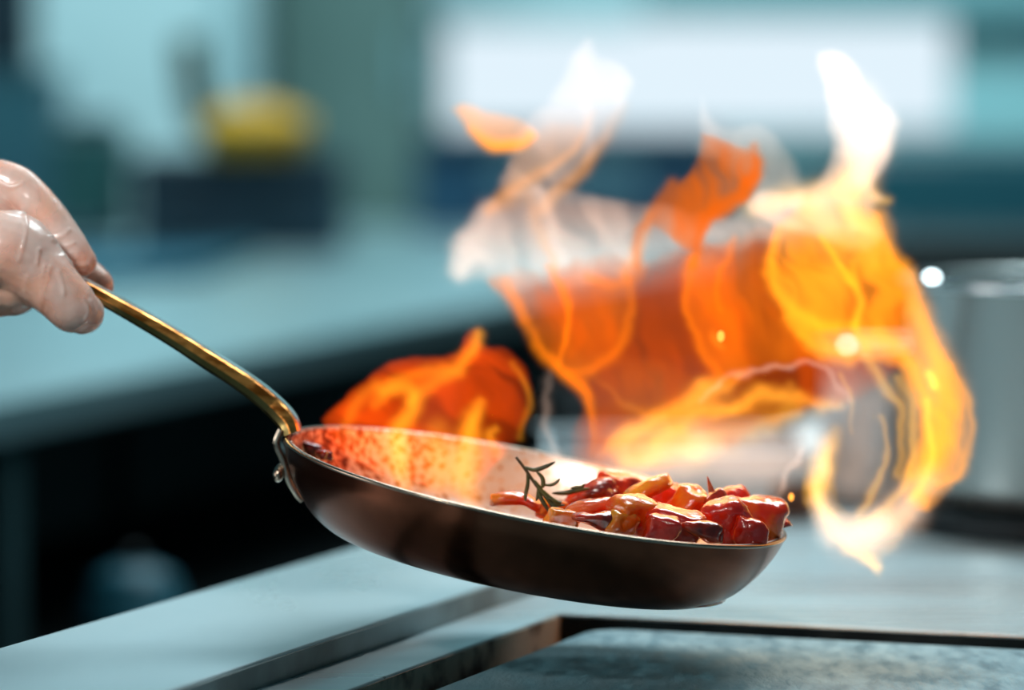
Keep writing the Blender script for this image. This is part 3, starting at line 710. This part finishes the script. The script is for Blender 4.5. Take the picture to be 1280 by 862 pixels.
# fold lines, traced on the near faces (picture px): each raises a fine ridge
hb = np.array(HB); rel = cos + hb - np.array(CAM)
dep = rel @ np.array(FWD); PX = 640 + F * (rel @ np.array(RT)) / dep; PY = 431 - F * (rel @ np.array(UP)) / dep
folds = [[(30, 262), (32, 290), (24, 325)], [(56, 332), (52, 355), (50, 378)], [(62, 334), (56, 360), (52, 386)], [(34, 346), (32, 362), (36, 380)],
         [(104, 372), (110, 388), (106, 400)], [(112, 376), (118, 390)], [(70, 300), (80, 316), (98, 318)], [(72, 308), (86, 322), (104, 322)],
         [(78, 320), (90, 330), (110, 330)], [(62, 296), (76, 296), (86, 288)], [(0, 250), (14, 260), (28, 266)], [(72, 340), (78, 356), (80, 368)], [(48, 312), (46, 330)],
         [(0, 228), (14, 234), (30, 228)], [(64, 300), (80, 308), (92, 304)]]
ridge = np.zeros(nv); front = nrm @ np.array(FWD) < .2
for fl in folds:
    s = np.array(crom(fl, 6)); dmin = np.full(nv, 1e9)
    for i in range(len(s) - 1):
        a, b2 = s[i], s[i + 1]; ab = b2 - a; t = np.clip(((PX - a[0]) * ab[0] + (PY - a[1]) * ab[1]) / (ab @ ab + 1e-9), 0, 1)
        dmin = np.minimum(dmin, np.hypot(PX - a[0] - t * ab[0], PY - a[1] - t * ab[1]))
    ridge += np.exp(-(dmin / 2.2) ** 2)
ridge *= front
wob = np.array([noise.noise(Vector(c) * 110) + .5 * noise.noise(Vector(c) * 260) for c in cos])
cos = cos + nrm * (.0005 + .00035 * wob + .0008 * np.minimum(ridge, 1.2))[:, None]
gm.vertices.foreach_set('co', cos.ravel()); gm.update()
mg, N, L = nodes('clear_glove_film'); b = N['Principled BSDF']
b.inputs['Base Color'].default_value = (.88, .84, .80, 1); b.inputs['Roughness'].default_value = .22; b.inputs['Specular IOR Level'].default_value = .7
tc = N.new('ShaderNodeTexCoord'); n = N.new('ShaderNodeTexNoise'); n.inputs['Scale'].default_value = 34; n.inputs['Detail'].default_value = 3
r = N.new('ShaderNodeValToRGB'); r.color_ramp.elements[0].position = .40; r.color_ramp.elements[0].color = (.15, .15, .15, 1)
r.color_ramp.elements[1].position = .62; r.color_ramp.elements[1].color = (.55, .55, .55, 1)
tp = N.new('ShaderNodeBsdfTransparent'); mxs = N.new('ShaderNodeMixShader')
L.new(tc.outputs['Object'], n.inputs['Vector']); L.new(n.outputs['Fac'], r.inputs[0]); L.new(r.outputs[0], mxs.inputs[0])
L.new(tp.outputs[0], mxs.inputs[1]); L.new(b.outputs[0], mxs.inputs[2]); L.new(mxs.outputs[0], N['Material Output'].inputs['Surface'])
gm.materials.clear(); gm.materials.append(mg)
gl = bpy.data.objects.new('glove', gm); C.objects.link(gl); gl.parent = pe; gl['label'] = 'thin clear wrinkled glove'

# ------------------------------------------------------------------ flames: closed volumes whose depth varies, glowing gas inside
rs = np.random.RandomState(3); LAT = rs.rand(256, 256)
def vnoise(x, y):
    xi = np.floor(x).astype(int); yi = np.floor(y).astype(int); fx = x - xi; fy = y - yi
    fx = fx * fx * (3 - 2 * fx); fy = fy * fy * (3 - 2 * fy)
    g = lambda a, b: LAT[a % 256, b % 256]
    return (g(xi, yi) * (1 - fx) + g(xi + 1, yi) * fx) * (1 - fy) + (g(xi, yi + 1) * (1 - fx) + g(xi + 1, yi + 1) * fx) * fy
def fbm(x, y, o=3): return sum(vnoise(x * 2 ** i + 17 * i, y * 2 ** i + 5 * i) * .5 ** i for i in range(o)) / (2 - .5 ** (o - 1))
def seg_dist(X, Y, pts):
    """distance and interpolated extra values along a polyline"""
    best = np.full(X.shape, 1e9); ex = [np.zeros(X.shape) for _ in range(len(pts[0]) - 2)]
    for i in range(len(pts) - 1):
        a, b = np.array(pts[i], float), np.array(pts[i + 1], float); ab = b[:2] - a[:2]
        t = np.clip(((X - a[0]) * ab[0] + (Y - a[1]) * ab[1]) / (ab @ ab + 1e-9), 0, 1)
        d = np.hypot(X - a[0] - t * ab[0], Y - a[1] - t * ab[1]); m = d < best; best = np.where(m, d, best)
        for q in range(len(ex)): ex[q] = np.where(m, a[2 + q] + t * (b[2 + q] - a[2 + q]), ex[q])
    return best, ex
def inside(X, Y, poly):
    r = np.zeros(X.shape, bool); n = len(poly)
    for i in range(n):
        x1, y1 = poly[i]; x2, y2 = poly[(i + 1) % n]
        c = ((y1 > Y) != (y2 > Y)) & (X < (x2 - x1) * (Y - y1) / ((y2 - y1) + 1e-12) + x1); r ^= c
    return r
KT = .011          # metres of glowing gas per unit of brightness
STEP = 3.0
def flame_part(parent, name, depth, col, fills=(), strokes=(), soot=0, warp=5, seed=0, cutoff=.012, bend=.03, label=None):
    ext = [(p[0], p[1], 20) for f in fills for p in f['poly']] + [(p[0], p[1], p[2] * 2.6) for s in strokes for p in s]
    xa = min(e[0] - e[2] for e in ext); xb = max(e[0] + e[2] for e in ext); ya = min(e[1] - e[2] for e in ext); yb = max(e[1] + e[2] for e in ext)
    gx = np.arange(xa, xb + STEP, STEP); gy = np.arange(ya, yb + STEP, STEP); X0, Y0 = np.meshgrid(gx, gy, indexing='ij')
    X = X0 + warp * 2 * (fbm(X0 / 38 + seed, Y0 / 38) - .5) * 2; Y = Y0 + warp * 2 * (fbm(X0 / 38 + 50, Y0 / 38 + seed) - .5) * 2
    I = np.zeros(X.shape)
    for f in fills:
        pl = [tuple(p) for p in crom(list(f['poly']) + [f['poly'][0]], 5)][:-1]
        ins = inside(X, Y, pl); d, _ = seg_dist(X, Y, pl + [pl[0]])
        prof = np.where(ins, 1 - np.exp(-d / f.get('soft', 12)), 0)
        edge = np.where(ins, np.exp(-((d - f.get('ew', 6)) / f.get('ew', 6)) ** 2), 0) * f.get('edge', 0)
        an = f.get('ang', 80); ca, sa = math.cos(R(an)), math.sin(R(an)); ns_ = f.get('ns', 60)
        xx = X0 * ca + Y0 * sa; yy = -X0 * sa + Y0 * ca
        xx = xx + 26 * (fbm(X0 / 70 + 9, Y0 / 70 + seed) - .5) * 2; yy = yy + 30 * (fbm(X0 / 60 + seed, Y0 / 60) - .5) * 2
        nz = fbm(xx / (ns_ * 1.9) + seed * 7.3, yy / (ns_ * .55) + seed)
        nf = f.get('nf', .6); nz = np.clip((nz - .5) * 3.0 + .5, 0, 1.3)
        g = 1.
        if 'grad' in f:
            (ax_, ay_, av), (bx2, by2, bv) = f['grad']; t = np.clip(((X0 - ax_) * (bx2 - ax_) + (Y0 - ay_) * (by2 - ay_)) / ((bx2 - ax_) ** 2 + (by2 - ay_) ** 2), 0, 1); g = av + t * (bv - av)
        I += f['a'] * g * (prof * (1 - nf + nf * nz) + edge)
    for s in strokes:
        sp_ = [tuple(p) for p in crom(s, 6)]
        d, (w_, a_) = seg_dist(X, Y, sp_); w_ = np.maximum(w_, 1)
        I += np.maximum(a_, 0) * np.exp(-(d / w_) ** 2)
    I = np.clip(I, 0, None); 
    keep = I > cutoff
    keep[0, :] = keep[-1, :] = keep[:, 0] = keep[:, -1] = False
    T = np.where(keep, (I - cutoff) * KT, 0); T = np.maximum(T, .00005)
    mid = depth + bend * 2 * (fbm(X0 / 210 + seed * 2.1, Y0 / 210 + 7) - .5)
    nx, ny = X0.shape
    cell = keep[:-1, :-1] | keep[1:, :-1] | keep[:-1, 1:] | keep[1:, 1:]
    fw, rt3, up3 = map(np.array, (FWD, RT, UP))
    dirs = fw + ((X0 - 640) / F)[..., None] * rt3 + ((431 - Y0) / F)[..., None] * up3
    Pf = np.array(CAM) + dirs * (mid - T / 2)[..., None]; Pb = np.array(CAM) + dirs * (mid + T / 2)[..., None]
    used_ = np.zeros((nx, ny), bool); used_[:-1, :-1] |= cell; used_[1:, :-1] |= cell; used_[:-1, 1:] |= cell; used_[1:, 1:] |= cell
    idx = -np.ones((nx, ny), int); idx[used_] = np.arange(used_.sum()); n = int(used_.sum())
    verts = np.concatenate([Pf[used_], Pb[used_]])
    ci, cj = np.nonzero(cell)
    a = idx[ci, cj]; b = idx[ci + 1, cj]; c = idx[ci + 1, cj + 1]; d = idx[ci, cj + 1]
    faces = [np.stack([a, b, c, d], 1), np.stack([a + n, d + n, c + n, b + n], 1)]
    pad = np.pad(cell, 1)
    for (di, dj, p, q) in ((0, -1, (0, 0), (1, 0)), (0, 1, (1, 1), (0, 1)), (-1, 0, (0, 1), (0, 0)), (1, 0, (1, 0), (1, 1))):
        nb = ~pad[1 + di:1 + di + nx - 1, 1 + dj:1 + dj + ny - 1] & cell
        i, j = np.nonzero(nb); v0 = idx[i + p[0], j + p[1]]; v1 = idx[i + q[0], j + q[1]]
        faces.append(np.stack([v1, v0, v0 + n, v1 + n], 1))
    Fa = np.concatenate(faces).astype(np.int32)
    verts = verts - np.array(parent.location)
    me = bpy.data.meshes.new(name); me.vertices.add(len(verts)); me.vertices.foreach_set('co', verts.astype(np.float32).ravel())
    me.loops.add(Fa.size); me.loops.foreach_set('vertex_index', Fa.ravel()); me.polygons.add(len(Fa))
    me.polygons.foreach_set('loop_start', np.arange(0, Fa.size, 4, dtype=np.int32)); me.update(calc_edges=True); me.validate()
    t_ = bmesh.new(); t_.from_mesh(me); bmesh.ops.recalc_face_normals(t_, faces=t_.faces)
    if t_.calc_volume(signed=True) < 0: bmesh.ops.reverse_faces(t_, faces=t_.faces)
    t_.to_mesh(me); t_.free()
    m, N, L = nodes('burning_gas'); N.remove(N['Principled BSDF'])
    e = N.new('ShaderNodeEmission'); e.inputs[0].default_value = (*col, 1); e.inputs[1].default_value = 1 / KT
    if soot:
        ab = N.new('ShaderNodeVolumeAbsorption'); ab.inputs['Color'].default_value = (.70, .36, .14, 1); ab.inputs['Density'].default_value = soot
        ash = N.new('ShaderNodeAddShader'); L.new(e.outputs[0], ash.inputs[0]); L.new(ab.outputs[0], ash.inputs[1]); L.new(ash.outputs[0], N['Material Output'].inputs['Volume'])
    else: L.new(e.outputs[0], N['Material Output'].inputs['Volume'])
    me.materials.append(m)
    o = bpy.data.objects.new(name, me); C.objects.link(o); o.parent = parent
    if label: o['label'] = label
    return o
DEEP, ORG, YEL, PALE, AMB = (1, .13, .004), (1, .36, .015), (1, .47, .04), (1, .68, .50), (1, .24, .006)
fb = empty('flame', W(850, 620, 2.06), 'tall billowing orange flame rising above the right side of the pan', 'flame')
flame_part(fb, 'flame_body', 2.10, DEEP, soot=170, seed=1, warp=6, fills=[
  dict(poly=[(626,345),(652,402),(694,465),(722,510),(712,560),(740,590),(830,590),(930,555),(1010,520),(1066,500),(1130,460),(1150,400),(1110,300),(1040,290),(960,300),(880,300),(820,318),(760,322),(690,332)], a=.66, nf=.5, ns=75, soft=16)],
  strokes=[[(700,380,30,.15),(745,420,30,.15)],[(850,340,24,.2),(900,390,40,.3),(880,440,30,.2)]], label='deep orange inner fire')
flame_part(fb, 'flame_sheet', 2.06, AMB, soot=90, seed=2, warp=4, fills=[
  dict(poly=[(640,365),(672,440),(700,466),(735,512),(742,475),(775,440),(786,390),(780,345),(720,342)], a=.34, nf=.35, soft=10),
  dict(poly=[(846,318),(858,400),(876,450),(920,480),(1010,455),(1060,440),(1000,400),(975,350),(975,290),(900,296)], a=.55, nf=.45, soft=12),
  dict(poly=[(745,470),(790,440),(860,460),(900,500),(860,560),(780,590),(735,585),(740,520)], a=.25, nf=.5, soft=18)],
  strokes=[[(632,352,7,.4),(655,402,7,.6),(676,442,7,.9),(700,463,9,1.2),(724,484,8,1.0),(738,516,6,.7),(743,560,5,.2)],
   [(690,335,6,.5),(704,368,7,.9),(710,398,4,.8),(706,430,3,.7),(697,458,4,.5)],
   [(784,345,7,.4),(786,395,7,.5),(770,440,8,.5),(738,462,8,.5),(712,464,7,.4)],
   [(866,320,7,.5),(860,385,6,.5),(876,440,6,.5),(908,470,6,.4)],[(915,296,5,.4),(896,345,4,.45),(903,384,4,.3)],
   [(800,335,10,.4),(770,352,10,.5),(738,346,9,.5)],
   [(620,350,8,.5),(640,375,9,.7),(652,400,8,.5)]], label='thin amber sheets of fire')
flame_part(fb, 'flame_sheet', 2.12, YEL, seed=3, warp=7, fills=[
  dict(poly=[(745,568),(790,525),(850,495),(900,472),(960,480),(1060,488),(1050,515),(990,530),(900,552),(840,580),(790,590)], a=1.0, nf=.75, ns=44, ang=-20, soft=12)],
  strokes=[[(762,560,8,.5),(805,532,12,1.0),(860,504,13,1.2),(900,478,9,.9),(930,462,5,.4)],[(820,548,12,.8),(880,520,12,1.0),(950,500,11,.9),(1005,496,9,.6),(1050,505,7,.3)],
   [(780,580,14,.5),(850,560,18,.8),(930,545,15,.5),(1000,520,10,.3)],[(740,470,5,.1),(770,500,6,.2),(800,520,8,.3)],
   [(895,415,5,.7),(903,423,5,.9)]], label='yellow band of fire low over the food')
flame_part(fb, 'flame_sheet', 2.05, ORG, soot=40, seed=4, warp=4, fills=[
  dict(poly=[(958,300),(990,258),(1040,250),(1097,262),(1118,305),(1145,360),(1180,430),(1208,510),(1206,585),(1165,640),(1140,625),(1152,570),(1150,510),(1118,462),(1050,446),(1000,425),(968,380)], a=1.15, nf=.6, ns=50, soft=9, ang=60)],
  strokes=[[(975,285,8,.6),(963,320,8,1.0),(966,355,8,1.0),(990,390,9,1.1),(1030,410,9,1.0),(1066,402,7,.6)],[(985,400,8,.5),(1020,432,9,.9),(1060,446,10,.9)],
   [(1024,296,4,.6),(1044,328,4,1.0),(1062,348,6,1.4),(1074,372,6,1.2),(1069,405,6,1.1),(1086,432,7,.8)],[(1068,330,7,.7),(1072,352,8,.9)],
   [(1100,275,12,.7),(1115,310,10,.9),(1135,350,10,.9),(1150,395,14,1.0),(1172,450,16,1.3),(1182,500,18,1.4),(1175,560,18,1.3),(1150,610,16,1.0)],
   [(1096,420,10,.6),(1130,440,12,1.0),(1155,480,12,1.0),(1160,540,12,.8),(1150,590,12,.6)],
   [(1186,455,5,.4),(1208,500,5,.6),(1214,545,5,.6),(1198,592,6,.6),(1172,608,5,.4)]], label='bright orange right side of the fire')
flame_part(fb, 'flame_tongue', 2.14, PALE, seed=5, warp=4, fills=[
  dict(poly=[(1022,62),(1048,62),(1074,84),(1086,112),(1122,142),(1127,160),(1108,210),(1098,234),(1110,246),(1098,260),(1110,296),(1070,316),(1000,296),(930,262),(950,238),(1000,232),(1034,200),(1036,160),(1030,110)], a=.75, nf=.4, ns=60, soft=9),
  dict(poly=[(876,118),(886,140),(905,155),(950,158),(988,186),(1006,220),(1000,262),(950,262),(930,230),(900,200),(874,190)], a=.34, nf=.35, soft=9)],
  strokes=[[(1045,85,14,.3),(1075,125,20,.6),(1086,165,24,.8),(1074,215,22,.7)]], label='pale white hot crest')
flame_part(fb, 'flame_tongue', 2.13, YEL, seed=15, warp=5, strokes=[
   [(940,256,14,.5),(985,250,16,.8),(1030,244,18,.8),(1064,230,20,.9),(1078,195,16,.5)],[(1060,240,18,.6),(1078,280,20,.9),(1096,330,18,.6)],
   [(1092,244,8,.6),(1106,248,5,.6)],[(1010,262,14,.5),(1050,300,16,.6),(1040,340,16,.4)]], label='yellow neck below the crest')
flame_part(fb, 'flame_tongue', 2.08, AMB, soot=230, seed=6, warp=4, fills=[
  dict(poly=[(876,162),(900,165),(928,180),(952,200),(950,235),(915,262),(885,285),(862,312),(825,290),(812,272),(838,240),(862,215),(872,185)], a=.95, nf=.5, soft=9, ns=40)],
  strokes=[[(942,185,7,.4),(948,212,8,.8),(928,240,9,1.0),(895,262,9,.9),(872,285,8,.8),(864,330,7,.5)],
   [(842,232,8,.5),(820,258,8,.5),(800,290,7,.4),(794,330,7,.4)]], label='orange tongue below the crest')
flame_part(fb, 'flame_tongue', 2.16, (1, .62, .44), seed=7, warp=5, fills=[
  dict(poly=[(554,338),(564,306),(596,256),(640,238),(712,236),(760,246),(830,250),(880,262),(960,262),(1010,286),(960,310),(870,318),(800,342),(740,360),(650,366),(618,350),(572,352)], a=.66, nf=.4, ns=55, soft=12, ang=70),
  dict(poly=[(622,225),(650,160),(690,112),(715,62),(738,46),(752,74),(790,96),(772,150),(738,204),(700,245),(640,250)], a=.42, nf=.4, ns=46, soft=9, ang=70)],
  strokes=[[(610,262,14,.2),(588,310,18,.4),(575,332,14,.5)],[(700,330,8,.2),(690,280,8,.25),(672,240,7,.2)]], label='faint pale veil of fire')
flame_part(fb, 'flame_tongue', 2.15, ORG, soot=70, seed=8, warp=3, fills=[
  dict(poly=[(558,136),(578,126),(618,138),(660,152),(676,172),(648,194),(622,192),(590,170)], a=.9, nf=.3, soft=6, ns=30),
  dict(poly=[(640,196),(690,150),(730,160),(700,220),(650,262),(608,268),(622,230)], a=.26, nf=.4, soft=8)],
  strokes=[[(590,162,7,.6),(622,180,8,1.4),(654,180,7,1.2),(664,168,6,.6)],[(780,130,8,.1),(758,170,9,.25),(730,208,9,.5),(700,238,9,.5),(680,262,9,.3)],
   [(742,140,5,.1),(724,176,5,.3),(700,204,5,.35),(672,222,7,.4),(640,240,9,.4),(615,262,8,.3)],[(664,250,8,.2),(676,300,7,.25),(692,335,6,.4)],
   [(812,268,6,.3),(800,300,7,.35),(784,340,9,.5)]], label='small orange tongue and wisps at the upper left')
flame_part(fb, 'flame_tongue', 2.03, YEL, seed=9, warp=4, fills=[
  dict(poly=[(1010,572),(1040,556),(1046,600),(1062,636),(1110,636),(1160,590),(1176,612),(1150,650),(1120,690),(1108,700),(1104,724),(1094,722),(1080,704),(1040,690),(1008,650),(1000,606)], a=.4, nf=.5, ns=40, soft=8)],
  strokes=[[(1044,540,9,.3),(1030,575,12,1.2),(1022,615,11,1.2),(1036,652,9,.9),(1068,686,8,.9),(1098,710,6,.9)],
   [(1098,520,4,.3),(1106,560,4,.4),(1096,605,5,.5),(1074,640,6,.5)],[(1050,470,4,.25),(1062,500,3,.25),(1066,540,3,.15)],
   [(1122,470,6,.4),(1142,520,6,.6),(1138,580,6,.6),(1112,630,7,.5),(1075,658,7,.6)],[(1080,440,8,.4),(1100,470,7,.5),(1128,520,6,.5),(1122,590,6,.4)],
   [(1161,470,6,1.0),(1164,478,6,1.3)],[(1155,500,5,.5),(1164,540,5,.5),(1158,590,5,.5),(1140,625,5,.4)]], label='curling yellow lower loop of fire')
flame_part(fb, 'flame_tongue', 2.04, PALE, seed=10, warp=4, strokes=[
   [(1020,610,10,.2),(1036,655,16,.7),(1080,668,22,1.0),(1126,644,22,.9),(1158,600,18,.5)],[(1080,510,34,.25),(1065,590,34,.30)],[(1010,540,18,.14),(1040,500,20,.14)]], label='white hot foot of the loop')
flame_part(fb, 'flame_veil', 2.09, (1, .66, .5), seed=11, warp=7, strokes=[
   [(720,595,18,.10),(800,590,24,.4),(880,575,30,.6),(960,575,34,.6),(1010,550,26,.4)],
   [(690,470,6,.10),(684,520,6,.18),(692,560,5,.22),(690,600,5,.12)],[(1000,560,5,.3),(985,600,4,.4),(975,620,4,.2)],
   [(880,500,3,.2),(920,470,3,.35),(980,455,3,.4),(1030,460,3,.3),(1056,500,3,.2)]], label='faint haze of fire around the base')
fs = empty('flame', W(530, 600, 2.05), 'small ragged orange flame at the handle side of the pan', 'flame')
flame_part(fs, 'flame_body', 2.055, (1, .085, .002), soot=30, seed=12, warp=3, fills=[
  dict(poly=[(402,526),(418,506),(452,474),(486,450),(540,448),(574,440),(584,420),(600,412),(609,430),(640,440),(662,466),(667,500),(656,540),(640,560),(600,600),(540,606),(470,590),(428,566),(412,545)], a=.95, nf=.5, ns=46, soft=6, ang=30, grad=((560,500,1.0),(650,530,.5)))], label='red body of the small flame')
flame_part(fs, 'flame_tongue', 2.03, ORG, seed=13, warp=3, strokes=[
   [(600,418,7,.7),(592,438,8,.7),(566,458,9,.5),(530,466,9,.35),(500,474,8,.35),(475,486,8,.3)],
   [(468,505,7,.3),(482,488,8,.6),(510,486,9,.7),(516,508,10,.8),(500,535,11,.9),(498,575,12,.8),(505,612,10,.4)],[(510,500,9,.4),(540,480,9,.4),(575,465,9,.4)],
   [(602,502,7,.5),(590,530,12,1.1),(584,565,17,.9),(580,600,18,.8),(590,630,14,.4)],[(430,530,8,.25),(445,505,8,.3),(470,480,8,.25)],
   [(622,535,6,.5),(614,545,7,.6),(620,565,8,.3)],[(640,452,5,.2),(658,480,5,.3),(664,505,5,.25),(650,545,5,.2)],
   [(545,535,14,.3),(550,570,18,.45),(545,605,16,.35)]], label='yellow orange streaks of the small flame')
# fly sparks
for (px, py, d_, r_, lb) in ((989, 621, 2.03, .0013, 'glowing orange spark in the air above the right tip of the pan'), (901, 420, 2.04, .0018, 'glowing yellow spark floating inside the flame')):
    b_ = bmesh.new(); bmesh.ops.create_icosphere(b_, subdivisions=2, radius=r_); bmesh.ops.scale(b_, vec=(1, 1, 1.5), verts=b_.verts)
    o = obj('spark', b_, emis('spark_glow', (1, .35, .05), 2.2), None, True); o.location = W(px, py, d_); tag(o, lb, 'spark')
